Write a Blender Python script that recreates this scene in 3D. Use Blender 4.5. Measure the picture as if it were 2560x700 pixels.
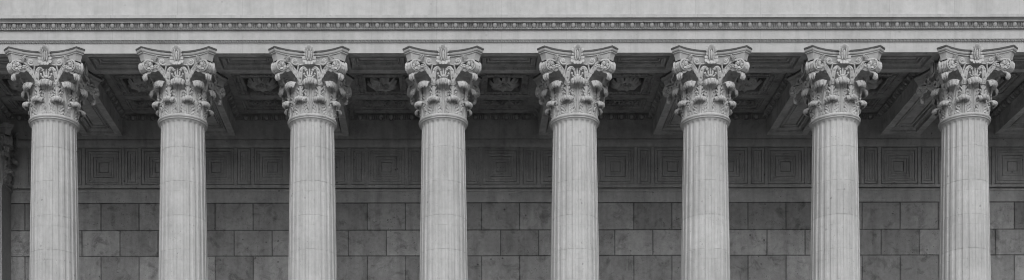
import bpy, bmesh, math, random
import numpy as np
random.seed(7); rng = np.random.RandomState(11)
PI = math.pi
for o in list(bpy.data.objects): bpy.data.objects.remove(o)
COL = bpy.context.scene.collection
EYE = 1.6            # eye height above the square
VX, VY, F = 1113.0, 1624.0, 3342.0
AX = 29.0            # distance of the column axes
FACE = 28.5          # architrave face
BACK = 33.07         # end of the beams at the wall
WALL = 33.15
SOF = EYE + 12.72    # soffit height
AST = EYE + 11.39    # astragal height
def Z(y, Y): return EYE + (VY - y) * Y / F
def X(x, Y): return (x - VX) * Y / F
# ------------------------------------------------------------------ helpers
class MB:
    def __init__(s): s.v = []; s.f = []; s.n = 0
    def raw(s, V, Fc):
        V = np.asarray(V, float).reshape(-1, 3)
        s.v.append(V); s.f += [tuple(i + s.n for i in q) for q in Fc]; s.n += len(V)
    def grid(s, P, cu=False, cv=False):
        P = np.asarray(P, float); n, m = P.shape[:2]; Fc = []
        for i in range(n if cu else n - 1):
            for j in range(m if cv else m - 1):
                a, b = (i + 1) % n, (j + 1) % m
                Fc.append((i * m + j, i * m + b, a * m + b, a * m + j))
        s.raw(P.reshape(-1, 3), Fc)
    def box(s, x0, x1, y0, y1, z0, z1):
        V = [(x, y, z) for z in (z0, z1) for y in (y0, y1) for x in (x0, x1)]
        s.raw(V, [(0, 1, 3, 2), (4, 6, 7, 5), (0, 4, 5, 1), (2, 3, 7, 6), (0, 2, 6, 4), (1, 5, 7, 3)])
    def quad(s, a, b, c, d): s.raw([a, b, c, d], [(0, 1, 2, 3)])
    def lathe(s, prof, n=48, cap=False):
        t = np.linspace(0, 2 * PI, n, endpoint=False)
        P = np.array([[(r * math.cos(a), r * math.sin(a), z) for a in t] for r, z in prof])
        s.grid(P, cv=True)
    def ell(s, c, r, R=None, n=8, m=12):
        R = np.eye(3) if R is None else np.asarray(R)
        V = [(0, 0, -1)]; Fc = []
        for i in range(1, n):
            a = -PI / 2 + PI * i / n
            for j in range(m):
                b = 2 * PI * j / m
                V.append((math.cos(a) * math.cos(b), math.cos(a) * math.sin(b), math.sin(a)))
        V.append((0, 0, 1)); top = len(V) - 1
        for j in range(m):
            k = (j + 1) % m
            Fc.append((0, 1 + k, 1 + j)); Fc.append((top, top - m + j, top - m + k))
            for i in range(n - 2): Fc.append((1 + i * m + j, 1 + i * m + k, 1 + (i + 1) * m + k, 1 + (i + 1) * m + j))
        V = np.array(V) * np.array(r)
        s.raw(V @ R.T + np.array(c), Fc)
    def tube(s, path, rad, n=8, flat=1.0, nrm=None):
        path = np.asarray(path, float); N = len(path)
        rad = np.full(N, rad) if np.isscalar(rad) else np.asarray(rad)
        T = np.gradient(path, axis=0); T /= np.linalg.norm(T, axis=1)[:, None] + 1e-9
        ref = np.array((0, -1, 0.01)) if nrm is None else np.asarray(nrm, float)
        rings = []
        for i in range(N):
            a = np.cross(T[i], ref); a /= np.linalg.norm(a) + 1e-9
            b = np.cross(a, T[i])
            rings.append([path[i] + rad[i] * (math.cos(t) * a + flat * math.sin(t) * b) for t in np.linspace(0, 2 * PI, n, endpoint=False)])
        s.grid(np.array(rings), cv=True)
        for i, sg in ((0, 1), (N - 1, -1)):
            b0 = s.n; s.raw(rings[i], [tuple(range(n))[::sg]])
    def ring(s, cx, cy, hx, hy, prof, mp, cap=True):
        """mitred moulding running round a rectangle; prof = (inset, depth); mp(x, y, d) -> point"""
        P = []
        for ins, d in prof:
            a, b = hx - ins, hy - ins
            P.append([mp(cx + sx * a, cy + sy * b, d) for sx, sy in ((-1, -1), (1, -1), (1, 1), (-1, 1))])
        s.grid(np.array(P), cv=True)
        if cap: s.raw(P[-1], [(0, 1, 2, 3)])
    def prism(s, prof, x0, x1):
        """profile of (y, z) run along x"""
        P = [[(x, y, z) for y, z in prof] for x in (x0, x1)]
        s.grid(np.array(P)); s.raw(P[0], [tuple(range(len(prof)))]); s.raw(P[1], [tuple(range(len(prof)))[::-1]])
    def build(s, name, mat, parent=None, angle=34, loc=None, recalc=True, link=True):
        me = bpy.data.meshes.new(name)
        V = np.concatenate(s.v)
        me.from_pydata(V.tolist(), [], s.f); me.update()
        if recalc:
            bm = bmesh.new(); bm.from_mesh(me); bmesh.ops.recalc_face_normals(bm, faces=bm.faces); bm.to_mesh(me); bm.free()
        me.materials.append(mat)
        me.shade_smooth()
        if angle < 180: me.set_sharp_from_angle(angle=math.radians(angle))
        o = bpy.data.objects.new(name, me)
        if link: COL.objects.link(o)
        if parent: o.parent = parent
        if loc: o.location = loc
        return o
def shell(mb, P, th, disp=None, ref=(0, -1, 0), back=None):
    """closed leaf: P is nv x nu x 3; disp pushes the front out along the normal"""
    P = np.asarray(P, float)
    dv = np.gradient(P, axis=0); du = np.gradient(P, axis=1)
    N = np.cross(dv, du); N /= np.linalg.norm(N, axis=2)[..., None] + 1e-9
    if N[1, P.shape[1] // 2] @ np.array(ref) < 0: N = -N
    A = P + (N * disp[..., None] if disp is not None else 0)
    B = P - N * (th if back is None else (th + back)[..., None])
    n, m = P.shape[:2]
    ring = [(0, j) for j in range(m)] + [(i, m - 1) for i in range(1, n)] + [(n - 1, j) for j in range(m - 2, -1, -1)] + [(i, 0) for i in range(n - 2, 0, -1)]
    base = mb.n; mb.grid(A); mb.grid(B)
    Fc = []
    for k in range(len(ring)):
        a = ring[k]; b = ring[(k + 1) % len(ring)]
        ia, ib = a[0] * m + a[1], b[0] * m + b[1]
        Fc.append((base + ia, base + ib, base + n * m + ib, base + n * m + ia))
    mb.f += Fc
def spline(pts, n):
    pts = np.asarray(pts, float); K = len(pts)
    d = np.concatenate([[0], np.cumsum(np.linalg.norm(np.diff(pts, axis=0), axis=1))]); d /= d[-1]
    Q = np.vstack([2 * pts[0] - pts[1], pts, 2 * pts[-1] - pts[-2]])
    out = []
    for t in np.linspace(0, 1, n):
        i = min(max(np.searchsorted(d, t, side='right') - 1, 0), K - 2)
        u = (t - d[i]) / (d[i + 1] - d[i]); p0, p1, p2, p3 = Q[i], Q[i + 1], Q[i + 2], Q[i + 3]
        out.append(.5 * (2 * p1 + (p2 - p0) * u + (2 * p0 - 5 * p1 + 4 * p2 - p3) * u * u + (3 * p1 - p0 - 3 * p2 + p3) * u ** 3))
    return np.array(out)
def empty(name, loc, label, cat, group=None):
    o = bpy.data.objects.new(name, None); COL.objects.link(o); o.location = loc
    o.empty_display_size = .3; tag(o, label, cat, group); return o
def tag(o, label, cat=None, group=None, kind='thing'):
    o['label'] = label; o['kind'] = kind
    if cat: o['category'] = cat
    if group: o['group'] = group
    return o
def rz(a): c, s = math.cos(a), math.sin(a); return np.array([[c, -s, 0], [s, c, 0], [0, 0, 1]])
def ry(a): c, s = math.cos(a), math.sin(a); return np.array([[c, 0, s], [0, 1, 0], [-s, 0, c]])
def rx(a): c, s = math.cos(a), math.sin(a); return np.array([[1, 0, 0], [0, c, -s], [0, s, c]])
# ------------------------------------------------------------------ materials
def stone(name, base, mott=.10, stain=.25, bump=.25, speck=.5, blocks=None, rough=.88, soot=0.0, drum=False, joints=None, toprim=False):
    m = bpy.data.materials.new(name); m.use_nodes = True; nt = m.node_tree; N = nt.nodes; L = nt.links
    bs = N['Principled BSDF']; bs.inputs['Roughness'].default_value = rough; bs.inputs['Specular IOR Level'].default_value = .22
    geo = N.new('ShaderNodeNewGeometry'); pos = geo.outputs['Position']
    def noise(scale, det, rough_=.55, vec=None, dist=0):
        n = N.new('ShaderNodeTexNoise'); n.inputs['Scale'].default_value = scale; n.inputs['Detail'].default_value = det
        n.inputs['Roughness'].default_value = rough_; n.inputs['Distortion'].default_value = dist; L.new(vec or pos, n.inputs['Vector']); return n.outputs['Fac']
    def math_(op, a, b=None, c=None):
        n = N.new('ShaderNodeMath'); n.operation = op
        for i, q in enumerate((a, b, c)):
            if q is None: continue
            if isinstance(q, (int, float)): n.inputs[i].default_value = q
            else: L.new(q, n.inputs[i])
        return n.outputs[0]
    def ramp(f, a, b, lo=0., hi=1.):
        n = N.new('ShaderNodeMapRange'); L.new(f, n.inputs[0]); n.inputs[1].default_value = a; n.inputs[2].default_value = b
        n.inputs[3].default_value = lo; n.inputs[4].default_value = hi; return n.outputs[0]
    val = ramp(noise(1.7, 6, .65), .33, .67, 1 - mott, 1 + mott)
    val = math_('MULTIPLY', val, ramp(noise(11, 6, .7), .35, .65, 1 - mott * .8, 1 + mott * .8))
    # vertical washes of rain and dirt
    mp = N.new('ShaderNodeMapping'); mp.inputs['Scale'].default_value = (3.2, 3.2, .35); L.new(pos, mp.inputs['Vector'])
    val = math_('MULTIPLY', val, ramp(noise(1.5, 7, .65, mp.outputs[0]), .46, .70, 1, 1 - stain))
    # small pits and lichen specks
    sp = ramp(noise(22, 5, .75), .585, .66, 0, 1); area = ramp(noise(2.3, 3), .42, .62, .08, 1)
    spk = math_('MULTIPLY', sp, area)
    val = math_('MULTIPLY', val, math_('SUBTRACT', 1, math_('MULTIPLY', spk, speck)))
    # round pits and rust spots
    vo = N.new('ShaderNodeTexVoronoi'); vo.inputs['Scale'].default_value = 3.4; L.new(pos, vo.inputs['Vector'])
    vd = math_('ADD', vo.outputs['Distance'], math_('MULTIPLY', math_('SUBTRACT', noise(30, 3), .5), .12))
    sepc = N.new('ShaderNodeSeparateColor'); L.new(vo.outputs['Color'], sepc.inputs[0])
    pit = math_('MULTIPLY', ramp(vd, .05, .10, 1, 0), ramp(sepc.outputs[0], .45, .75, 0, 1))
    val = math_('MULTIPLY', val, math_('SUBTRACT', 1, math_('MULTIPLY', pit, min(1, speck * .8))))
    # thin veins in the stone
    vn = noise(1.1, 4, .5, None, 1.2); vv = math_('ABSOLUTE', math_('SUBTRACT', vn, .5))
    val = math_('MULTIPLY', val, ramp(vv, 0, .005, .95, 1))
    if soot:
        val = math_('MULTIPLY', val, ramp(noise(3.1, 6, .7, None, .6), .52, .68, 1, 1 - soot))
    if drum:
        sx = N.new('ShaderNodeSeparateXYZ'); L.new(pos, sx.inputs[0])
        zi = math_('FLOOR', math_('DIVIDE', math_('SUBTRACT', sx.outputs[2], DRUM0), DRUMH)); xi = math_('FLOOR', math_('DIVIDE', math_('ADD', sx.outputs[0], 41.4), 2.82))
        w = N.new('ShaderNodeTexWhiteNoise'); w.noise_dimensions = '2D'; cb = N.new('ShaderNodeCombineXYZ'); L.new(zi, cb.inputs[0]); L.new(xi, cb.inputs[1]); L.new(cb.outputs[0], w.inputs['Vector'])
        val = math_('MULTIPLY', val, ramp(w.outputs['Value'], 0, 1, .95, 1.04))
    if blocks:
        at = N.new('ShaderNodeAttribute'); at.attribute_name = 'tone'; val = math_('MULTIPLY', val, ramp(at.outputs['Fac'], 0, 1, 1 - blocks, 1 + blocks))
    if joints:
        sx = N.new('ShaderNodeSeparateXYZ'); L.new(pos, sx.inputs[0])
        fr = math_('FRACT', math_('DIVIDE', math_('ADD', sx.outputs[0], 50 + joints[1]), joints[0])); d = math_('ABSOLUTE', math_('SUBTRACT', fr, .5))
        val = math_('MULTIPLY', val, ramp(d, 0, .006, .80, 1))
    if toprim:      # black crust on the weathered top fillet of the abacus
        tc = N.new('ShaderNodeTexCoord'); so_ = N.new('ShaderNodeSeparateXYZ'); L.new(tc.outputs['Object'], so_.inputs[0])
        hh = math_('ADD', so_.outputs[2], math_('MULTIPLY', math_('SUBTRACT', noise(9, 4), .5), .03))
        val = math_('MULTIPLY', val, ramp(hh, 1.278, 1.290, 1, .24))
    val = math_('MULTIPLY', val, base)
    cb = N.new('ShaderNodeCombineColor')
    for i in range(3): L.new(val, cb.inputs[i])
    L.new(cb.outputs[0], bs.inputs['Base Color'])
    bp = N.new('ShaderNodeBump'); bp.inputs['Strength'].default_value = bump; bp.inputs['Distance'].default_value = .02
    h = math_('ADD', noise(38, 6, .65), math_('MULTIPLY', noise(6, 4), .8)); h = math_('SUBTRACT', h, math_('MULTIPLY', spk, .5))
    L.new(h, bp.inputs['Height']); L.new(bp.outputs[0], bs.inputs['Normal'])
    return m
DRUMH = .735; DRUM0 = Z(538, 28.50)
M_col = stone('pale_limestone_shaft', .455, .085, .16, .3, .45, drum=True)
M_cap = stone('carved_limestone', .47, .09, .2, .45, .75)
M_aba = stone('weathered_abacus_stone', .45, .07, .16, .35, .5, toprim=True)
M_ent = stone('entablature_limestone', .45, .07, .16, .18, .22, joints=(1.38, .55))
M_egg = stone('carved_entablature_stone', .38, .07, .2, .3, .4)
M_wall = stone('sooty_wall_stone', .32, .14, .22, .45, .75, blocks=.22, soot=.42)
M_joint = stone('dark_mortar', .14, .25, .3, soot=.6)
M_pan = stone('sooty_frieze_stone', .43, .12, .25, .4, .7, soot=.2)
M_ceil = stone('dark_ceiling_stone', .38, .16, .28, .45, .7, soot=.45)  # coffers: base tone set darker than the beams for contrast, plus sooty blotches
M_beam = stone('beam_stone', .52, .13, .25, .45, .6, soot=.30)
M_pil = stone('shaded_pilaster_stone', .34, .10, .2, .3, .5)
M_floor = stone('floor_stone', .28, .1, .2)
M_ground = stone('paving', .24, .1, .2)
# ------------------------------------------------------------------ columns
def arc(cx, cz, r, a0, a1, n=8): return [(cx + r * math.cos(a), cz + r * math.sin(a)) for a in np.linspace(a0, a1, n)]
BOT = 2.15                                   # top of the column base
def shaft_mesh():
    mb = MB(); e_ = .0400 * 24 / (2 * PI * .5)
    offs = [-.5, -e_ - .004, -e_, -e_ * .97, -e_ * .88, -e_ * .70, -e_ * .45, -e_ * .2, e_ * .2, e_ * .45, e_ * .70, e_ * .88, e_ * .97, e_, e_ + .004]
    per = len(offs); n = 24 * per
    z0 = BOT - AST; joints = []
    z = DRUM0 - AST
    while z < -.3: z += DRUMH
    while z > z0:
        if z < -.2: joints += [z, z - .222]
        z -= DRUMH
    a = .0400; zt = -.130
    zs = [-.062, -.075, -.09] + list(np.linspace(-.10, zt - .004, 9)) + [zt - .03]
    for j in joints: zs += [j + .05, j + .0075, j + .0045, j - .0045, j - .0075, j - .05]
    zs = [q for q in zs if q > z0 + .2] + [q for q in np.arange(-.3, z0 + .3, -.35) if min(abs(q - j) for j in joints) > .03] + [z0 + .2, z0 + .1, z0 + .05, z0]
    zs = sorted(set(round(q, 4) for q in zs), reverse=True)
    P = []
    for z in zs:
        r = .466 - .0215 * z - .0012 * z * z
        if z > -.16: r += .040 * ((z + .16) / .10) ** 2
        jd = .005 if any(abs(z - j) < .0050 for j in joints[::2]) else .0028 if any(abs(z - j) < .0050 for j in joints[1::2]) else 0
        row = []
        for k in range(n):
            ph = offs[k % per]; th = 2 * PI * (k // per + .5 + ph) / 24 + PI / 2 + PI / 24
            s = ph * 2 * PI * r / 24
            hw = e_ * 2 * PI * r / 24
            q = 1 - (s / hw) ** 2
            if z > zt: q -= ((z - zt) / a) ** 2
            if z < z0 + .1: q -= ((z0 + .1 - z) / a) ** 2
            d = .018 * math.sqrt(q) if q > 0 else 0
            rr = r - d - jd
            row.append((rr * math.cos(th), rr * math.sin(th), z))
        P.append(row)
    mb.grid(np.array(P), cv=True); return mb
def astragal_mesh():
    mb = MB()
    mb.lathe([(.46, -.062), (.520, -.062), (.524, -.056), (.524, -.042), (.512, -.040)] + arc(.503, -.003, .036, -PI / 2 + .2, PI / 2, 10) + [(.485, .033), (.47, .045), (.40, .05)], 72)
    return mb
def leaf_mesh(prof, wid, curl0, half, nlobe, nv=150, nu=65):
    """an acanthus leaf climbing the bell and curling over; outwards is -Y"""
    mb = MB()
    C = spline(prof, 500); L = np.concatenate([[0], np.cumsum(np.linalg.norm(np.diff(C, axis=0), axis=1))]); L /= L[-1]
    wv = [p[0] for p in wid]; ww = [p[1] for p in wid]
    u, v0 = np.meshgrid(np.linspace(-1, 1, nu), np.linspace(0, 1, nv)); au = np.abs(u)
    vend = 1 - .04 * au ** 2 - .045 * (1 - np.abs(np.cos(2.5 * PI * u)) ** .5)
    v = np.where(v0 > .5, v0 * vend, v0 * (1 - (1 - vend) * (2 * v0) ** 3))
    r = np.interp(v, L, C[:, 0]); z = np.interp(v, L, C[:, 1])
    c = np.clip((v - curl0) / (1 - curl0), 0, 1); cs = np.clip(c * 3, 0, 1)
    lob = np.abs(np.sin(PI * (nlobe * v / curl0) + .35)) ** .6
    w = np.interp(v, wv, ww) * half * (1 - .34 * (1 - lob) * (1 - cs))
    s = u * w; phi = s / np.maximum(r * .95, .4)
    x = r * np.sin(phi); out = r * np.cos(phi) - cs * .05 * au ** 2.4 - c * .03 * au ** 2
    z = z - cs * .028 * au ** 2.2
    # sides of each lobe lift off the bell, the tips turn forward
    out = out + (1 - cs) * (.022 * au ** 2 * lob)
    P = np.stack([x, -out, z], axis=2)
    D = .016 * np.exp(-(s / .011) ** 2) * (1 - cs)
    D += .012 * np.exp(-((np.abs(s) - .030 * (1 - .2 * v)) / .0065) ** 2) * (1 - cs)
    D -= .014 * np.exp(-((np.abs(s) - .016) / .006) ** 2) * (1 - cs)
    side = np.clip((np.abs(s) - .045) / .02, 0, 1)
    D += .007 * np.cos(2 * PI * (2 * nlobe * v / curl0 - 14 * (np.abs(s) - .04))) * side * (1 - cs)
    G = cs * .0045 * np.cos(5 * PI * u) * np.clip((c - .55) / .35, 0, 1) + .002 * cs * np.cos(13 * PI * u)
    # drilled eyes and slits between the lobes
    for k in range(1, 2 * nlobe + 1):
        vc = curl0 * (k - .5) / (2 * nlobe); odd = k % 2
        for uc, dz in (((.50, 0.), (.84, .02)) if odd else ((.66, .01), (.36, -.01))):
            D -= .055 * np.exp(-(((v - vc - dz) - (au - uc) * .12) / .0135) ** 4 - ((au - uc) / .050) ** 4) * (1 - cs)
    for uc, dv in ((.24, .02), (.66, -.01)):
        vc = curl0 + (1 - curl0) * (.74 + dv)
        G -= .050 * np.exp(-((v - vc) / .038) ** 4 - ((au - uc) / .048) ** 4)
    shell(mb, P, .026, D, back=np.where(cs > 0, np.maximum(G, -.024), 0)); return mb
U_PROF = [(.470, .03), (.474, .25), (.484, .45), (.502, .58), (.535, .662), (.585, .712), (.640, .724), (.680, .700), (.692, .665), (.680, .635), (.650, .622)]
L_PROF = [(.488, .03), (.490, .14), (.500, .22), (.522, .310), (.560, .357), (.605, .368), (.634, .354), (.642, .335), (.630, .320), (.604, .315)]
U_W = [(0, .80), (.2, 1.05), (.42, 1.20), (.56, 1.02), (.68, .86), (.8, .95), (.9, .98), (.97, .88), (1, .78)]
L_W = [(0, 1.30), (.25, 1.30), (.42, 1.08), (.55, .92), (.72, 1.0), (.88, 1.0), (.96, .86), (1, .74)]
def bell_mesh(square=False):
    mb = MB(); pr = [(.44, .02), (.452, .1), (.455, .4), (.460, .6), (.470, .78), (.490, .93), (.54, 1.01), (.615, 1.04), (.615, 1.052), (.60, 1.068), (.3, 1.068)]
    if not square: mb.lathe(pr, 64)
    else:
        P = []
        for r, z in pr:
            P.append([((r + .02) * a, (r + .02) * b, z) for a, b in ((-1, -1), (1, -1), (1, 1), (-1, 1))])
        mb.grid(np.array(P), cv=True)
    return mb
def abacus_outline(ins, n=14):
    """concave-sided plan with cut horns, inset by ins"""
    pts = []
    for q in range(4):
        R = rz(q * PI / 2)
        hx = .715 - ins * .45; hy = .858 - ins; mid = .615 - ins
        for k in range(n + 1):
            x = -hx + 2 * hx * k / n; t = x / hx
            y = -(mid + (hy - mid) * abs(t) ** 2.15)
            p = R @ np.array((x, y, 0)); pts.append((p[0], p[1]))
    return pts
def abacus_mesh():
    mb = MB(); prof = [(.35, 1.3285), (.0, 1.3285), (-.004, 1.322), (-.004, 1.296), (.004, 1.288)]
    prof += [(.008 + .034 * (1 - math.cos(t)), 1.283 - .046 * math.sin(t)) for t in np.linspace(0, PI / 2, 6)]
    prof += [(.052, 1.235), (.052, 1.228), (.034, 1.225), (.034, 1.212), (.062, 1.206), (.074, 1.17), (.088, 1.13), (.10, 1.07), (.5, 1.07)]
    P = [[(x, y, z) for x, y in abacus_outline(i)] for i, z in prof]
    mb.grid(np.array(P), cv=True)
    mb.raw(P[0], [tuple(range(len(P[0])))])
    return mb
def spiral(c, r0, r1, turns, a0, sgn, n=44):
    """points (lateral, vertical) of a scroll that starts at angle a0"""
    out = []
    for k in range(n):
        t = k / (n - 1); a = a0 + sgn * turns * 2 * PI * t; r = r0 * (r1 / r0) ** t
        out.append((c[0] + r * math.cos(a), c[1] + r * math.sin(a)))
    return np.array(out)
def flower(mb, c, R, r, n=5, depth=.02):
    for k in range(n):
        a = 2 * PI * k / n + .3
        P = np.zeros((9, 9, 3)); D = np.zeros((9, 9))
        for i in range(9):
            v = i / 8; rad = r * (.22 + .80 * v)
            for j in range(9):
                u = -1 + j / 4
                w = r * .50 * math.sin(PI * (.18 + .66 * v)) * (1 - .12 * v * (1 - abs(u)))
                rr = rad - (.10 * r * (1 - abs(u)) * v if v > .7 else 0)
                P[i, j] = (rr * math.cos(a) - u * w * math.sin(a), -(depth * (1.1 + .5 * math.sin(PI * v)) + .012 * u * u), rr * math.sin(a) + u * w * math.cos(a))
                D[i, j] = -.012 * math.exp(-(u / .22) ** 2) * (1 if v < .8 else .3)
        P = P @ np.asarray(R).T + np.array(c)
        shell(mb, P, .022, D, np.asarray(R) @ np.array((0, -1, 0)))
    mb.ell(np.array(c) + R @ np.array((0, -depth * 1.5, 0)), (r * .20, depth * .9, r * .20), R, 6, 10)
def lat(out): return max(.030, .130 - .30 * (out - .88))
def corner_mesh():
    """corner volute: two thick scrolls meeting on the diagonal (outwards = -Y), with a flower on each"""
    mb = MB(); co, cz, r0 = .930, .955, .150
    # rolled body, a revolved band squeezed to the horn
    nt, nl = 40, 17; P = []
    for i in range(nt):
        a = 2 * PI * i / nt; row = []
        for j in range(nl):
            t = -1 + 2 * j / (nl - 1)
            rr = (.104 if abs(t) < .98 else .02) + .016 * abs(math.sin(1.5 * PI * t)) - (.02 if abs(abs(t) - .36) < .1 else 0)
            if abs(t) < .98: rr += .005 * math.sin(9 * a) * (1 - abs(t))
            o_ = co + rr * math.cos(a); z = cz + rr * math.sin(a)
            row.append((t * lat(o_) * .98, -o_, z))
        P.append(row)
    mb.grid(np.array(P), cu=True)
    for sg in (-1, 1):
        S = spiral((co, cz), .120, .088, .85, PI * .60, -1, 36)
        tail = spline([(.57, .76), (.615, .90), (.69, 1.00), (.78, 1.055), (.86, 1.072)], 16)
        S = np.vstack([tail, S[1:]])
        rad = np.concatenate([np.linspace(.020, .024, 16), np.linspace(.024, .012, len(S) - 16)])
        path = [(sg * (lat(o_) + .004), -o_, z) for o_, z in S]
        mb.tube(path, rad, 8, .9, (sg, -.35, 0))
        # flower on the face of the scroll
        nrm = np.array((sg * 1.0, -.30, 0)); nrm /= np.linalg.norm(nrm)
        ax = np.array((-nrm[1], nrm[0], 0)) * 1.0
        R = np.column_stack([ax, -nrm, (0, 0, 1)])
        flower(mb, (sg * (lat(co) + .004), -co, cz + .0), R, .088, 5, .020)
        Cb = spline([(.520, .665), (.545, .77), (.595, .86), (.665, .925), (.745, .955), (.82, .945), (.87, .91)], 44)
        Tb = np.gradient(Cb, axis=0); Tb /= np.linalg.norm(Tb, axis=1)[:, None]
        P = np.zeros((44, 13, 3)); D = np.zeros((44, 13))
        for i in range(44):
            v = i / 43; w = .030 + .040 * math.sin(PI * min(1, v * 1.15)) 
            for j in range(13):
                u = -1 + j / 6; fr = (1 + .16 * abs(math.sin(5 * PI * v))) if u < 0 else 1
                o_ = Cb[i, 0] - u * w * fr * Tb[i, 1]; z = Cb[i, 1] + u * w * fr * Tb[i, 0]
                P[i, j] = (sg * (lat(o_) - .004 + .016 * (1 - u * u) + .02 * (u < -.6)), -o_, z)
                D[i, j] = .006 * math.cos(3 * PI * u)
                for k in range(1, 5): D[i, j] -= .040 * math.exp(-((v - .20 * k) / .022) ** 4 - ((u + .30 * (-1) ** k) / .20) ** 4)
        shell(mb, P, .028, D, (sg, -.3, 0))
        # fringe of small lobes between the tail and the hood
        for k, (o_, z) in enumerate(((.80, .995), (.765, 1.0), (.80, .955), (.725, .99))):
            mb.ell((sg * (lat(o_) + .002), -o_, z), (.022, .030, .020), rx(.7), 5, 8)
    return mb
def hood_mesh():
    """big leaf of the calyx arching out beneath the volute"""
    mb = MB(); nv, nu = 110, 49
    C = spline([(.50, .655), (.515, .76), (.555, .85), (.63, .915), (.73, .925), (.83, .885), (.905, .82), (.935, .765), (.930, .725), (.900, .715)], nv)
    hw = np.interp(np.linspace(0, 1, nv), [0, .2, .5, .75, .9, 1], [.245, .230, .180, .125, .080, .04])
    P = np.zeros((nv, nu, 3)); D = np.zeros((nv, nu))
    for i in range(nv):
        v = i / (nv - 1); o_, z = C[i]
        lob = abs(math.sin(PI * 6 * v)) ** .5
        for j in range(nu):
            u = -1 + 2 * j / (nu - 1)
            w = hw[i] * (1 - .10 * (1 - lob))
            droop = .05 * math.sin(PI * min(1, v * 1.1)) * abs(u) ** 1.8
            P[i, j] = (u * w, -(o_ - .02 * (1 - u * u) * (1 - v)), z - droop + .01)
            d = .011 * math.cos(2 * PI * (6 * v - abs(u) * .8)) * min(1, abs(u) * 2) + .01 * math.exp(-(u / .1) ** 2)
            for k in range(1, 6):
                d -= .050 * math.exp(-((v - k / 6) / .020) ** 4 - ((abs(u) - .76) / .07) ** 4)
                d -= .035 * math.exp(-((v - (k - .5) / 6) / .020) ** 4 - ((abs(u) - .42) / .07) ** 4)
            D[i, j] = d
    shell(mb, P, .034, D, (0, -.3, 1), back=np.maximum(D, -.030)); return mb
def stalk_mesh():
    """cauliculus: fluted stem and collar between two upper leaves (outwards = -Y)"""
    mb = MB(); P = []
    for k, (r, z, o_) in enumerate([(.030, .36, .50), (.034, .45, .505), (.040, .55, .512), (.046, .625, .525)]):
        P.append([((r + .004 * math.cos(8 * a)) * math.cos(a), -(o_) + (r + .004 * math.cos(8 * a)) * math.sin(a), z) for a in np.linspace(0, 2 * PI, 32, endpoint=False)])
    mb.grid(np.array(P), cv=True)
    for z, R_, r_ in ((.640, .052, .013), (.664, .058, .015)):
        t = np.linspace(0, 2 * PI, 25)
        mb.tube([(R_ * math.cos(a), -.528 + R_ * math.sin(a), z) for a in t], r_, 8, 1, (0, 0, 1))
    # small calyx frill below and above the collar
    for s in (-1, 1):
        for (x, z, a, l) in ((.050, .575, .5, .045), (.062, .50, .7, .045), (.045, .43, .5, .04), (.050, .70, -.5, .035)):
            mb.ell((s * x, -.535, z), (.016, .018, l), ry(s * a), 6, 8)
    mb.ell((0, -.54, .70), (.04, .03, .05), None, 6, 10)
    return mb
def helix_mesh():
    """inner scrolls, their shell fans and the palmette on one face (outwards = -Y)"""
    mb = MB()
    for s in (-1, 1):
        # leafy stem rising from the collar
        C = spline([(.222, .675), (.208, .76), (.196, .85), (.178, .925), (.140, .968), (.100, .962), (.078, .930), (.088, .905)], 40)
        T_ = np.gradient(C, axis=0); T_ /= np.linalg.norm(T_, axis=1)[:, None]
        P = np.zeros((40, 9, 3)); D = np.zeros((40, 9))
        for i in range(40):
            v = i / 39; w = .046 * (1 + .25 * math.sin(PI * v)) * (1 - .62 * v * v)
            for j in range(9):
                u = -1 + j / 4
                P[i, j] = (s * (C[i, 0] + u * w * T_[i, 1]), -(.555 + .075 * min(1, v * 1.6) - .022 * u * u), C[i, 1] - u * w * T_[i, 0])
                D[i, j] = .005 * math.cos(PI * u * 3) - .045 * (math.exp(-((v - .18) / .045) ** 4 - ((u + .1) / .30) ** 4) + .6 * math.exp(-((v - .52) / .03) ** 4 - ((u - .1) / .25) ** 4))
        shell(mb, P, .03, D)
        S = spiral((.305, 1.085), .080, .016, 1.6, -PI * .80, 1, 44)
        S = np.vstack([spline([(.275, .80), (.262, .88), (.246, .95), (.236, 1.0), (S[0][0], S[0][1])], 12), S[1:]])
        path = [(s * x, -(.560 + .095 * min(1, k / 13) + .02 * (k / len(S))), z) for k, (x, z) in enumerate(S)]
        mb.tube(path, np.concatenate([np.linspace(.012, .021, 12), np.linspace(.021, .015, len(path) - 12)]), 8)
        mb.ell((s * .300, -.672, 1.085), (.022, .03, .022), None, 6, 10)
        # shell fan leaning out along the abacus
        for k in range(6):
            a = -.20 + k * .27; l = .105 - .007 * k
            x0, z0 = .375 + .070 * math.cos(a) * 1.15, 1.085 + .085 * math.sin(a)
            mb.ell((s * (x0 + .028 * math.cos(a)), -(.640 + .45 * max(0, x0 - .33)), z0 + .018 * math.sin(a)), (l * .62, .034, .0135), ry(-s * a if s > 0 else a), 6, 8)
        # side curls of the palmette
        mb.ell((s * .112, -.585, .850), (.026, .03, .030), None, 7, 10)
        mb.tube([(s * .04, -.57, .78), (s * .08, -.575, .80), (s * .108, -.58, .825)], [.02, .018, .014], 7)
        mb.ell((s * .048, -.575, .865), (.022, .028, .085), ry(s * .16), 8, 10); mb.ell((s * .066, -.592, .935), (.030, .026, .022), ry(s * .4), 6, 10)
    mb.ell((0, -.575, .88), (.020, .030, .10), None, 8, 10)
    mb.ell((0, -.60, .80), (.05, .02, .03), None, 6, 10)
    return mb
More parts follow.
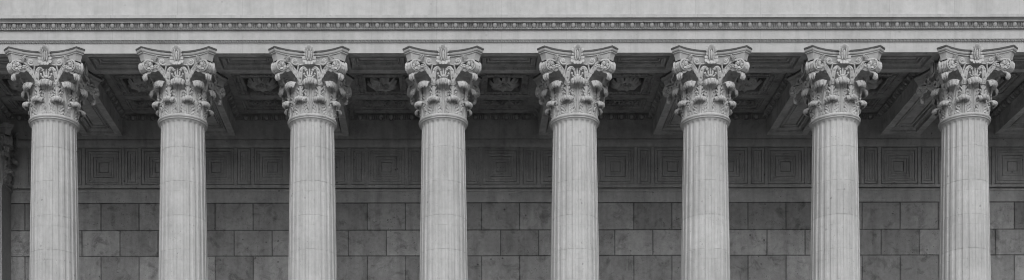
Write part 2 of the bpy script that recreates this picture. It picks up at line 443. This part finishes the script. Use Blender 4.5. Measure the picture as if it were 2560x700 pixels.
def petal(mb, c, ang, l, w, lift=.03, curl=.03, th=.016, rib=.006):
    """small frilled leaflet in the face plane, pointing along ang (0 = up), curling forward at its tip"""
    n, m = 14, 9; P = np.zeros((n, m, 3)); D = np.zeros((n, m))
    for i in range(n):
        v = i / (n - 1)
        for j in range(m):
            u = -1 + 2 * j / (m - 1)
            ww = 1.05 * w * math.sin(PI * (.12 + .66 * v)) ** .8 * (1 - .16 * (1 - abs(math.sin(3 * PI * v))) * abs(u))
            a_, b_ = u * ww, l * v
            P[i, j] = (c[0] + a_ * math.cos(ang) + b_ * math.sin(ang), c[1] - lift * math.sin(PI * v * .7) - curl * v * v + .010 * u * u, c[2] - a_ * math.sin(ang) + b_ * math.cos(ang))
            D[i, j] = -rib * math.exp(-(u / .25) ** 2) + rib * .5 * math.cos(2.5 * PI * u)
    shell(mb, P, th, D)
def fleuron_mesh():
    """leafy flower on the middle of one abacus side (outwards = -Y)"""
    mb = MB(); o_ = .635
    mb.ell((0, -o_ - .060, 1.200), (.028, .036, .100), None, 10, 12)
    for s in (-1, 1):
        mb.tube([(s * .030, -o_ - .06, 1.09), (s * .052, -o_ - .065, 1.18), (s * .046, -o_ - .07, 1.27), (s * .030, -o_ - .075, 1.33)], [.010, .014, .013, .010], 7)
        for x, z, a, l, w, lf in ((.012, 1.27, .42, .135, .040, .07), (.028, 1.255, .95, .120, .036, .06), (.040, 1.215, 1.45, .075, .028, .045),
                                  (.030, 1.165, 1.75, .115, .036, .045), (.030, 1.135, 2.15, .130, .038, .040), (.018, 1.115, 2.65, .115, .034, .045)):
            petal(mb, (s * x, -o_, z), s * a, l, w, lf, .03)
    petal(mb, (0, -o_ - .03, 1.29), 0, .120, .045, .05, .045)
    petal(mb, (0, -o_ - .01, 1.13), PI, .125, .034, .05, .02)
    mb.ell((0, -o_ + .02, 1.20), (.095, .060, .15), None, 8, 12)
    for z in (1.16, 1.20, 1.24): mb.ell((0, -o_ - .094, z), (.005, .006, .012), None, 4, 6)
    return mb
def base_mesh():
    mb = MB(); z = BOT - AST
    mb.lathe([(.55, z + .02), (.61, z), (.635, z - .02), (.635, z - .05)] + arc(.64, z - .10, .05, PI / 2, -PI / 2, 8) + [(.66, z - .16)] + [(.66 - .03 * math.sin(t), z - .16 - .1 * t / PI) for t in np.linspace(0, PI, 6)]
             + arc(.70, z - .34, .08, PI / 2, -PI / 2, 9) + [(.3, z - .42)], 64)
    mb.box(-.80, .80, -.80, .80, z - .60, z - .421)
    return mb
PARTS = {
 'shaft': shaft_mesh().build('shaft', M_col, link=False, angle=24, recalc=False),
 'astragal': astragal_mesh().build('astragal', M_cap, link=False),
 'bell': bell_mesh().build('capital', M_cap, link=False),
 'upper': leaf_mesh(U_PROF, U_W, .62, .138, 4).build('acanthus_leaf', M_cap, link=False, angle=70),
 'lower': leaf_mesh(L_PROF, L_W, .54, .124, 2).build('acanthus_leaf', M_cap, link=False, angle=70),
 'abacus': abacus_mesh().build('abacus', M_aba, link=False, angle=35),
 'corner': corner_mesh().build('corner_volute', M_cap, link=False, angle=60),
 'hood': hood_mesh().build('calyx_leaf', M_cap, link=False, angle=70),
 'stalk': stalk_mesh().build('leaf_stalk', M_cap, link=False, angle=60),
 'helix': helix_mesh().build('inner_scroll', M_cap, link=False, angle=60),
 'fleuron': fleuron_mesh().build('abacus_flower', M_cap, link=False, angle=70),
 'base': base_mesh().build('base', M_cap, link=False),
}
def put(key, parent, rot=0., loc=(0, 0, 0), name=None, mat=None, sc=None):
    o = PARTS[key].copy()
    if mat:
        k2 = key + mat.name
        if k2 not in PARTS:
            p = PARTS[key].copy(); p.data = PARTS[key].data.copy(); p.data.materials[0] = mat; PARTS[k2] = p
        o.data = PARTS[k2].data
    if name: o.name = name
    COL.objects.link(o); o.parent = parent; o.rotation_euler.z = rot; o.location = loc
    if sc: o.scale = sc
    return o
def capital(parent, square=False, mat=None):
    if square:
        cap = bell_mesh(True).build('capital', mat, parent)
    else: cap = put('bell', parent)
    put('abacus', cap, mat=mat)
    for k in range(8):
        a = k * PI / 4; dg = k % 2 == 1
        e = .19 if (square and dg) else (.03 if square else 0)
        sh = (e * math.sin(a), -e * math.cos(a), 0)
        jit = 1 + rng.uniform(-.03, .025)
        put('upper', cap, a + rng.uniform(-.03, .03), sh, mat=mat, sc=(1, 1, jit))
        b = a + PI / 8; e = .09 if square else 0
        put('lower', cap, b + rng.uniform(-.015, .015), (e * math.sin(b), -e * math.cos(b), 0), mat=mat, sc=(1, 1, 1 + rng.uniform(-.03, .03)))
        put('stalk', cap, b, (e * math.sin(b), -e * math.cos(b), 0), mat=mat)
        if dg:
            put('corner', cap, a, mat=mat); put('hood', cap, a, mat=mat)
        else:
            put('helix', cap, a, mat=mat); put('fleuron', cap, a, mat=mat)
    return cap
CPX = [136, 457.5, 781, 1108.5, 1436.5, 1763, 2087, 2411]
CX = [(p - VX) * AX / F for p in CPX]
WHERE = ['leftmost pale fluted Corinthian column, next to the dark corner pilaster',
 'second pale fluted Corinthian column from the left end of the row',
 'third pale fluted Corinthian column from the left end of the row',
 'fourth pale fluted Corinthian column from the left, almost square on to the viewer',
 'fifth pale fluted Corinthian column from the left, fourth from the right end',
 'third pale fluted Corinthian column from the right end of the row',
 'second pale fluted Corinthian column from the right end of the row',
 'rightmost pale fluted Corinthian column of the row']
for i, x in enumerate(CX):
    c = empty('corinthian_column', (x, AX, AST), WHERE[i], 'column', 'fluted Corinthian columns of the colonnade')
    sh = put('shaft', c, 0, (0, 0, .018)); put('astragal', sh); put('base', c)
    capital(c)
# ------------------------------------------------------------------ entablature
PITCH = 325.3 / 115.24
BX = [CX[0] - 2.80] + CX + [CX[-1] + PITCH, CX[-1] + 2 * PITCH]     # beam centres
XL, XR = BX[0] - .65, BX[-1] + .65
ent = empty('entablature', (0, FACE, SOF), 'pale carved stone entablature running along the top over all the columns', 'entablature')
P0 = lambda y, Yd: (Yd - FACE, Z(y, Yd) - SOF)
def inv(o): o.parent = ent; return o
mb = MB()   # two fascias of the architrave
mb.prism([(0, 0), P0(106.2, FACE), (.25, P0(106.2, FACE)[1]), (.25, 0)], XL, XR); low = mb.build('lower_fascia', M_ent, ent)
mb = MB(); Yu = FACE - .035
mb.prism([P0(98.5, Yu), P0(74.5, Yu), (.25, P0(74.5, Yu)[1]), (.25, P0(98.5, Yu)[1])], XL, XR); mb.build('upper_fascia', M_ent, ent)
# small leaf moulding between the fascias
mb = MB(); zt = P0(98.2, FACE - .045)[1]; zb = P0(106.8, FACE - .005)[1]
mb.prism([(.02, zb), (-.004, zb), (-.012, zb + .010), (-.018, zb + .022), (-.024, zt - .018), (-.024, zt - .012), (-.046, zt - .010), (-.046, zt), (.02, zt)], XL, XR)
x = XL + .03; p_ = .0765
while x < XR - .05:
    for dx, w in ((p_ / 4, .028),):
        a = np.array([[(x + dx - w, -.031, zt - .016), (x + dx, -.052, zt - .016), (x + dx + w, -.031, zt - .016)],
                      [(x + dx - w, -.027, zb + .030), (x + dx, -.050, zb + .028), (x + dx + w, -.027, zb + .030)],
                      [(x + dx - .002, -.022, zb + .010), (x + dx, -.040, zb + .010), (x + dx + .002, -.022, zb + .010)]])
        mb.grid(a)
    for q_ in (.25, .75): mb.ell((x + p_ * q_, -.026, zb + .005), (.013, .020, .013), None, 4, 6)
    x += p_
mb.build('leaf_moulding', M_egg, ent)
# crown: fillet, cavetto, egg and dart, beads
mb = MB(); d = lambda y, Y_: P0(y, Y_)
YF = 28.285; zf1 = d(36.5, YF)[1]; zf0 = d(44, YF)[1]; o1 = YF - FACE
prof = [(.25, zf1), (o1, zf1), (o1, zf0), (o1 + .010, zf0), (o1 + .014, zf0 + .010), (o1 + .040, zf0 + .006), (o1 + .062, zf0 - .010), (o1 + .080, zf0 - .034), (o1 + .085, d(53.3, YF + .085)[1]),
        (o1 + .085, d(55.3, YF + .085)[1]), (-.060, d(55.3, YF + .085)[1] + .004), (-.052, d(60, 28.42)[1]), (-.045, d(66, 28.44)[1]), (-.040, d(71.3, 28.45)[1]), (-.075, d(71.5, 28.43)[1]), (-.075, d(73.3, 28.43)[1]), (-.045, d(74.5, Yu)[1]), (.25, d(74.5, Yu)[1])]
mb.prism(prof, XL, XR); crown = mb.build('crown_moulding', M_ent, ent)
def egg(mb, org, U, W, Nn, s, dart=True, pitch=2.1, rim=True, fl=1.7):
    """egg with its shell (and a dart) in the frame U (along), W (up), N (out)"""
    Rm = np.column_stack([U, W, Nn]); org = np.asarray(org, float)
    n, m = 6, 10; V = []
    for i in range(n + 1):
        a = (PI / 2) * i / n
        for j in range(m):
            b = 2 * PI * j / m; rr = math.cos(a)
            yy = math.sin(b) * rr; k = .55 * (1 - .16 * max(0, -yy))
            V.append((math.cos(b) * rr * k, yy * (.62 if yy > 0 else .72), math.sin(a) * .46))
    V = np.array(V).reshape(n + 1, m, 3) * s
    mb.grid(V @ Rm.T + org, cv=True)
    if rim:
        t = np.linspace(-PI * .16, PI * 1.16, 15)
        path = np.array([(math.cos(-a) * .76, .10 + math.sin(-a) * .88, .16) for a in t]) * s
        mb.tube(path @ Rm.T + org, .085 * s, 6, fl, Nn)
    if dart:
        h = pitch / 2
        v = np.array([(h - .10, .55, .05), (h + .10, .55, .05), (h + .17, -.35, .05), (h, -.80, .02), (h - .17, -.35, .05), (h, .5, .28), (h, -.3, .34)]) * s
        mb.raw(v @ Rm.T + org, [(0, 1, 5), (1, 2, 6, 5), (2, 3, 6), (3, 4, 6), (4, 0, 5, 6)])
mb = MB(); ps = .2085; s_ = .094; x = X(56 / 5. + 0, 28.40) - .003
while x > XL + .15: x -= ps
zc = (d(57, 28.40)[1] + d(72.5, 28.42)[1]) / 2 + .018
W = np.array((0, -.30, .954)); Nn = np.array((0, -.954, -.30))
while x < XR - .12:
    egg(mb, (x, -.070, zc), (1, 0, 0), W, Nn, s_, True, ps / s_)
    x += ps
mb.build('egg_and_dart_moulding', M_egg, ent, angle=45)
mb = MB(); x = XL + .05; zb = d(72.2, 28.42)[1]
k = 0
while x < XR - .05:
    mb.ell((x, -.082, zb), (.020, .018, .012), None, 4, 8); x += .052; k += 1
mb.build('bead_moulding', M_egg, ent, angle=60)
# frieze and the blank wall over it
mb = MB(); ztop = 2.3
mb.prism([(.0, zf1 + .003), (-.06, zf1 + .003), (-.045, zf1 + .02), (-.02, zf1 + .075), (-.004, zf1 + .16), (0, ztop), (.9, ztop), (.9, zf1 + .003)], XL, XR)
mb.build('frieze', M_ent, ent, angle=25)
# ------------------------------------------------------------------ architrave soffit + coffered ceiling
ceil = empty('coffered_ceiling', (0, FACE, SOF), 'dark coffered stone ceiling of the porch with beams, carved panels and rosettes', 'ceiling')
SPROF = [(0, 0), (.165, 0), (.165, .028), (.165, .14), (.198, .14), (.198, .040), (.215, .075), (.222, .09), (.262, .09), (.262, .065), (.280, .065), (.280, .19), (.312, .19), (.312, .105), (.342, .110), (.342, .22), (.370, .22), (.370, .13), (.385, .13)]
mb = MB(); up = lambda x, y, z: (x, y, z)
for a, b in zip(BX[:-1], BX[1:]):
    hx = (b - a) / 2 - .65; cx = (a + b) / 2
    mb.ring(cx, .5, hx, .4995, SPROF[:-1] + [(.385, .13)], lambda x, y, z: (x, y, z + .0))
    mb.quad((a, 0.0005, 0), (cx - hx, .0005, 0), (cx - hx, .9995, 0), (a, .9995, 0)); mb.quad((cx + hx, .0005, 0), (b, .0005, 0), (b, .9995, 0), (cx + hx, .9995, 0))
mb.quad((XL, 1.0, 0), (XR, 1.0, 0), (XR, 1.0, .8), (XL, 1.0, .8)); mb.quad((XL, .26, .3), (XR, .26, .3), (XR, 1, .3), (XL, 1, .3))
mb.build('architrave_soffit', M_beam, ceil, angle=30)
LB = BACK - FACE - 1.0; CY = 1.0 + LB / 2; HB = LB / 2
def beam_mesh():
    mb = MB(); h = .5
    mb.ring(0, 0, h, HB, SPROF, up)
    for s in (-1, 1):
        mb.quad((s * h, -HB, 0), (s * h, HB, 0), (s * h, HB, .36), (s * h, -HB, .36))
        mb.quad((s * h, -HB, .36), (s * h, HB, .36), (s * (h - .03), HB, .60), (s * (h - .03), -HB, .60))
    return mb
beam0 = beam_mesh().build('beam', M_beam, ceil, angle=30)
for i, x in enumerate(BX):
    o = beam0 if i == 0 else beam0.copy()
    if i: COL.objects.link(o); o.parent = ceil
    o.location = (x, CY, 0)
HX = PITCH / 2 - .5
def coffer_parts():
    """one bay of the ceiling, centred; returns {name: MB}"""
    out = {}
    mb = MB()
    mb.ring(0, 0, HX, HB, [(-.03, .376), (.018, .376), (.018, .392), (.030, .396), (.030, .44), (.026, .49), (.05, .53), (.105, .545), (.125, .535), (.125, .500), (.14, .500), (.14, .505), (.15, .505)], up, cap=False)
    bx = [-HX + .15, -.63, .63, HX - .15]; by = [-HB + .15, -1.535, -.815, -.63, .63, .815, 1.535, HB - .15]
    for i in range(3):
        for j in range(7):
            if i == 1 and j in (1, 3, 5): continue
            mb.quad((bx[i], by[j], .505), (bx[i + 1], by[j], .505), (bx[i + 1], by[j + 1], .505), (bx[i], by[j + 1], .505))
    out['coffer'] = mb
    # egg band round the bay
    mb = MB(); beads = MB(); s = .105; q = 1 / math.sqrt(2)
    for ax in (0, 1):
        half = (HX, HB)[ax]; other = (HB, HX)[ax]; n = round((2 * half - .30) / .26); st = (2 * half - .30) / n
        for sg in (-1, 1):
            for k in range(n):
                t = -half + .15 + (k + .5) * st
                if ax == 0:
                    org = (t, sg * (other - .070), .442); U = np.array((1, 0, 0)); W_ = np.array((0, -sg * q, q)); N_ = np.array((0, -sg * q, -q))
                else:
                    org = (sg * (other - .070), t, .442); U = np.array((0, 1, 0)); W_ = np.array((-sg * q, 0, q)); N_ = np.array((-sg * q, 0, -q))
                egg(mb, np.array(org) + N_ * .022, U, W_, N_, s, k < n - 1, st / s, True, 2.6)
            m_ = int(2 * half / .05)
            for k in range(m_):
                t = -half + .03 + (2 * half - .06) * (k + .5) / m_
                c = (t, sg * (other - .022), .384) if ax == 0 else (sg * (other - .022), t, .384)
                mb.ell(c, (.017, .017, .014), None, 4, 6)
    for sx in (-1, 1):
        for sy in (-1, 1):
            for a in (-.5, 0, .5):
                mb.ell((sx * (HX - .085 - .02 * abs(a)), sy * (HB - .085), .435), (.07, .022, .03), rz(math.atan2(sy, sx) + a), 5, 8)
    out['egg_band'] = mb
    # central coffer frame with a row of leaves and the deep hole
    mb = MB()
    mb.ring(0, 0, .63, .63, [(0, .505), (0, .53), (.012, .53), (.012, .500), (.045, .500), (.045, .525), (.06, .535), (.12, .530), (.17, .512), (.205, .498), (.205, .488), (.235, .488), (.235, 1.05)], up)
    for sd in range(4):
        R = rz(sd * PI / 2)
        for k in range(10):
            t = -.47 + .94 * (k + .5) / 10
            mb.ell(R @ np.array((t, -.512, .506)), (.034, .050, .026), R, 6, 8)
            mb.ell(R @ np.array((t + .047, -.50, .510)), (.010, .048, .016), R, 4, 6)
            mb.ell(R @ np.array((t, -.418, .488)), (.024, .014, .014), R, 4, 6)
    out['coffer_frame'] = mb
    # end panel: three carved reliefs in a shallow frame
    mb = MB()
    mb.ring(0, 0, .63, .36, [(0, .505), (0, .528), (.014, .528), (.014, .505), (.055, .505), (.055, .54), (.075, .54), (.13, .56), (.13, .585)], up)
    rr = np.random.RandomState(3)
    for k in (-1, 0, 1):
        cx = k * .325
        for s in (-1, 1):
            mb.tube([(cx + s * .02, .16, .57), (cx + s * .07, .06, .55), (cx + s * .115, -.04, .55), (cx + s * .07, -.12, .55), (cx + s * .03, -.07, .56)], .020, 6, 1, (0, 0, -1))
            for q_ in range(5):
                mb.ell((cx + s * (.03 + .022 * q_), .13 - .055 * q_, .560), (.034, .016, .030), rz(s * (.6 + .3 * q_)), 5, 8)
        mb.ell((cx, 0, .555), (.03, .09, .03), None, 6, 8)
        mb.box(cx + .158, cx + .168, -.22, .22, .545, .59)
    for k in range(12):
        for sy in (-1, 1): mb.ell((-.47 + .94 * (k + .5) / 12, sy * .262, .540), (.026, .032, .020), None, 5, 8)
    for k in range(5):
        for sx in (-1, 1): mb.ell((sx * .53, -.2 + .4 * (k + .5) / 5, .540), (.032, .026, .020), None, 5, 8)
    out['relief_panel'] = mb
    return out
def rosette_mesh(kind):
    mb = MB(); n = (8, 7, 9)[kind]
    for k in range(n):
        a = 2 * PI * k / n + .2
        nv, nu = 16, 9; P = np.zeros((nv, nu, 3)); D = np.zeros((nv, nu))
        for i in range(nv):
            v = i / (nv - 1); r = .07 + .29 * v; z = .535 - .105 * math.sin(PI * min(1, v * .95)) + .02 * v * v
            w = (.02 + .105 * math.sin(PI * (.12 + .74 * v))) * 8 / n * (.80 + .20 * abs(math.sin(2.5 * PI * v + .4)))
            for j in range(nu):
                u = -1 + 2 * j / (nu - 1); w2 = w * (1 - .15 * (1 - abs(math.sin(3 * PI * v))))
                P[i, j] = (r - .03 * u * u * v, u * w2, z + .03 * u * u); D[i, j] = .022 * math.cos(2 * PI * u) * v
        P = P @ rz(a).T
        shell(mb, P, .014, D, (0, 0, -1))
    for k in range(8):
        a = 2 * PI * k / 8
        mb.ell((.085 * math.cos(a), .085 * math.sin(a), .48), (.055, .024, .030), rz(a) @ ry(.5), 6, 8)
    mb.ell((0, 0, .455), (.045, .045, .04), None, 8, 12)
    mb.tube([(0, 0, .48), (0, 0, .62), (0, 0, 1.051)], .05, 10, 1, (1, 0, 0))
    if kind == 1:
        for s in (-1, 1):
            mb.tube([(s * .05, .1, .50), (s * .14, .02, .455), (s * .24, -.06, .47), (s * .31, .02, .50), (s * .28, .12, .51)], [.02, .035, .04, .035, .02], 8, 1, (0, 0, -1))
    return mb
CP = coffer_parts()
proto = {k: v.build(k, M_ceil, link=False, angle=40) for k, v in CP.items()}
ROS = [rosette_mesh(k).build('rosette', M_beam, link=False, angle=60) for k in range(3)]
def cp(src, parent, loc=(0, 0, 0)):
    o = src.copy(); COL.objects.link(o); o.parent = parent; o.location = loc; return o
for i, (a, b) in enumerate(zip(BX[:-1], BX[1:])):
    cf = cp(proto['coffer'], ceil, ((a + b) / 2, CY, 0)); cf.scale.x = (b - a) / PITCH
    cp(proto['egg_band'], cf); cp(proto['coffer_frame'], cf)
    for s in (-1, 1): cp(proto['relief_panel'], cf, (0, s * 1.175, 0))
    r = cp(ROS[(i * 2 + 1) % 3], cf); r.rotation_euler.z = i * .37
# ------------------------------------------------------------------ back wall
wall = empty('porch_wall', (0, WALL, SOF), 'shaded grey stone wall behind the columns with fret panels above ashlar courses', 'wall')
FL = 1.55                                                  # porch floor
zz = lambda y, Y_: Z(y, Y_) - SOF
mb = MB()
yb = BACK - WALL
mb.prism([(.3, .5), (yb, .5), (yb, 0), (yb, zz(346.5, BACK)), (yb + .035, zz(346.5, BACK)), (yb + .035, zz(349, BACK)), (yb + .008, zz(349.5, BACK)), (yb + .010, zz(356, BACK)), (yb + .03, zz(362, BACK)),
          (yb + .055, zz(365, BACK)), (yb + .06, zz(367, WALL)), (0, zz(367.5, WALL)), (.3, zz(367.5, WALL))], XL, XR)
mb.build('crown_moulding', M_pan, wall, angle=30)
PT, PB = zz(369.5, WALL), zz(461.5, WALL); PH = (PT - PB) / 2; PC = (PT + PB) / 2; TOP, BTM = zz(367.5, WALL), zz(463, WALL)
wm = lambda x, z, dd: (x, dd, z)
def fret(hx, n):
    pr = [(0, 0), (0, .030), (.016, .030), (.016, .004)]
    dp = .004
    for k in range(1, n):
        i = k * .0655
        g, wd = (.034, .018) if k % 2 else (.020, .013)
        pr += [(i, dp), (i, dp + g), (i + wd, dp + g), (i + wd, dp + .014)]; dp += .014
    mb = MB(); mb.ring(0, 0, hx, PH, pr, wm); return mb
sq0 = fret(.456, 6).build('square_panel', M_pan, link=False, angle=25)
nr0 = fret(.170, 3).build('narrow_panel', M_pan, link=False, angle=25)
cen = []
for a, b in zip(BX[:-1], BX[1:]): cen += [(a, 'b'), ((a + b) / 2, 'm')]
cen.append((BX[-1], 'b'))
sc_ = 1.0
edges = []
for k, (x, t) in enumerate(cen):
    if t == 'b' and k in (0, len(cen) - 1): continue
    cp(sq0, wall, (x, 0, PC)); edges.append((x - .456, x + .456))
for (x0, _), (x1, _) in zip(cen[:-1], cen[1:]):
    if x0 == cen[0][0] or x1 == cen[-1][0]: continue
    x = (x0 + x1) / 2; cp(nr0, wall, (x, 0, PC)); edges.append((x - .170, x + .170))
edges.sort(); mb = MB()
xs = XL
for a, b in edges + [(XR, XR)]:
    mb.quad((xs, 0, PB), (a, 0, PB), (a, 0, PT), (xs, 0, PT)); xs = b
mb.quad((XL, 0, PT), (XR, 0, PT), (XR, 0, TOP), (XL, 0, TOP)); mb.quad((XL, 0, BTM), (XR, 0, BTM), (XR, 0, PB), (XL, 0, PB))
mb.build('panel_frame', M_pan, wall)
mb = MB(); L1 = zz(463, WALL - .03); L0 = zz(469, WALL - .03); zp = zz(507, WALL + .05)
mb.prism([(.3, BTM), (-.03, BTM), (-.03, L0), (.05, L0 + .006), (.05, L0 - .018), (0.0, L0 - .02), (.03, L0 - .035), (.035, L0 - .07), (.05, L0 - .075), (.05, zp + .012), (.3, zp + .012)], XL, XR)
mb.build('string_course', M_pan, wall, angle=30)
# ashlar courses: real blocks with open joints over a dark mortar bed
mb = MB(); tone = []
hs = [zp, zz(575, WALL + .05), zz(639.5, WALL + .05), zz(704.5, WALL + .05)]
while hs[-1] > FL - SOF + .7: hs.append(hs[-1] - .645)
hs.append(FL - SOF)
x918 = X(918, WALL + .05); bw = 95.15 * (WALL + .05) / F
for r in range(len(hs) - 1):
    off = 0 if r % 2 == 0 else bw / 2
    x = x918 + off - bw * 30
    while x < XR:
        a, b = max(x, XL), min(x + bw, XR); x += bw
        if b - a < .1: continue
        g = .0105; y0 = .05 + rng.uniform(-.004, .004); z1, z0 = hs[r] - g, hs[r + 1] + g; e = .008
        A = [(a + g, y0 + e, z0), (b - g, y0 + e, z0), (b - g, y0 + e, z1), (a + g, y0 + e, z1)]
        B = [(a + g + e, y0, z0 + e), (b - g - e, y0, z0 + e), (b - g - e, y0, z1 - e), (a + g + e, y0, z1 - e)]
        C = [(p[0], .12, p[2]) for p in A]
        mb.raw(C + A + B, [(8, 9, 10, 11)] + [(k, (k + 1) % 4, 4 + (k + 1) % 4, 4 + k) for k in range(4)] + [(4 + k, 4 + (k + 1) % 4, 8 + (k + 1) % 4, 8 + k) for k in range(4)])
        tv = rng.uniform(0, 1); tone += [tv] * 12
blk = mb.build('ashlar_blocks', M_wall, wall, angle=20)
at = blk.data.attributes.new('tone', 'FLOAT', 'POINT'); at.data.foreach_set('value', tone)
mb = MB(); mb.box(XL, XR, .064, .60, FL - SOF - .3, zp + .008); mb.build('mortar', M_joint, wall)
mb = MB(); mb.box(XL, XR, .301, .60, zp + .03, 2.3); mb.build('wall_core', M_pan, wall)
# end walls; the right one is unseen, added against light leaking in sideways
lw = MB(); lw.box(XL - .8, XL - .01, FACE + .05, WALL + .6, FL - .3, SOF + 2.3)
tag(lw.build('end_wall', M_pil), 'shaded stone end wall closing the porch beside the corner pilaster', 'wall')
rw = MB(); rw.box(XR + .01, XR + .8, FACE + .05, WALL + .6, FL - .3, SOF + 2.3)
tag(rw.build('end_wall', M_pil), 'unseen stone end wall added past the rightmost column to stop light from the side', 'wall')
rf = MB(); rf.box(XL - .8, XR + .8, FACE + .0, WALL + .6, SOF + 2.303, SOF + 2.6)  # added slab out of view, keeps daylight from entering the porch from above
tag(rf.build('light_block_slab', M_ent), 'unseen flat slab added on top of the frieze to block light from above', 'slab')
# ------------------------------------------------------------------ corner pilaster
PXC, PYC = -11.29, 33.03
pil = empty('corner_pilaster', (PXC, PYC, AST), 'dark stone pilaster with a carved capital at the far left edge, against the wall', 'pilaster')
mb = MB(); zb = FL - AST + .45
mb.box(-.50, .50, -.50, .2, zb, -.055)
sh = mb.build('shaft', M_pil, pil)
mb = MB()
for zc_, rr_ in ((0, .545), (-.045, .525)):
    mb.box(-rr_, rr_, -rr_, .2, zc_ - .022, zc_ + .022)
mb.build('astragal', M_pil, sh)
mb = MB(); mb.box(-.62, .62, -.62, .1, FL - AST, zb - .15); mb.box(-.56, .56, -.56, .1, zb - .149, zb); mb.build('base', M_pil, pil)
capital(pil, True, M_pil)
# ------------------------------------------------------------------ podium and ground
mb = MB(); mb.box(XL - 1.2, XR + 1.2, AX - 1.0, WALL + .55, .2, FL - .001)
for k in range(8): mb.box(XL - 1.2, XR + 1.2, AX - 1.0 - .32 * (k + 1), AX - 1.0 - .32 * k - .001, .01, FL - .17 * (k + 1))
tag(mb.build('podium', M_floor), 'stone podium and steps carrying the columns below the frame', 'podium')
mb = MB(); mb.quad((-600, -600, 0), (600, -600, 0), (600, 600, 0), (-600, 600, 0))
tag(mb.build('ground', M_ground), 'paved square in front of the porch', None, None, 'structure')
# ------------------------------------------------------------------ light, sky, camera
sc = bpy.context.scene
w = bpy.data.worlds.new('World'); sc.world = w; w.use_nodes = True; nt = w.node_tree
EL, AZ = math.radians(36), math.radians(2)         # sun in front, a little to the left
sky = nt.nodes.new('ShaderNodeTexSky'); sky.sky_type = 'NISHITA'; sky.sun_disc = False; sky.sun_elevation = EL; sky.sun_rotation = PI + AZ * -1
sky.dust_density = 4; sky.air_density = 1.0
bw_ = nt.nodes.new('ShaderNodeRGBToBW'); nt.links.new(sky.outputs[0], bw_.inputs[0])
nt.links.new(bw_.outputs[0], nt.nodes['Background'].inputs['Color']); nt.nodes['Background'].inputs['Strength'].default_value = .15
sd = bpy.data.lights.new('sun', 'SUN'); sd.energy = .5; sd.angle = math.radians(60); sd.color = (1, 1, 1)
so = bpy.data.objects.new('sun', sd); COL.objects.link(so); so.location = (-8, -10, 40)
from mathutils import Vector
dirv = Vector((math.sin(-AZ) * math.cos(EL), math.cos(AZ) * math.cos(EL), -math.sin(EL)))   # light travels this way
so.rotation_euler = dirv.to_track_quat('-Z', 'Y').to_euler()
cam = bpy.data.cameras.new('camera'); co = bpy.data.objects.new('camera', cam); COL.objects.link(co); sc.camera = co
ROLL = .0017
co.location = (0, 0, EYE); co.rotation_euler = (PI / 2, ROLL, 0)
cam.sensor_fit = 'HORIZONTAL'; cam.sensor_width = 36; cam.lens = F / 2560 * 36
cam.shift_x = (1280 - VX - 0.0017 * 1300) / 2560 ; cam.shift_y = (VY - 350) / 2560
cam.clip_end = 2000; cam.clip_start = .1
sc.view_settings.view_transform = 'Standard'; sc.view_settings.look = 'None'; sc.view_settings.gamma = 1; sc.view_settings.exposure = -.01
sc.view_settings.use_curve_mapping = False
sc.cycles.max_bounces = 8; sc.cycles.diffuse_bounces = 4; sc.cycles.use_denoising = True; sc.cycles.pixel_filter_type = 'BLACKMAN_HARRIS'; sc.cycles.filter_width = 1.0
sc.render.film_transparent = False
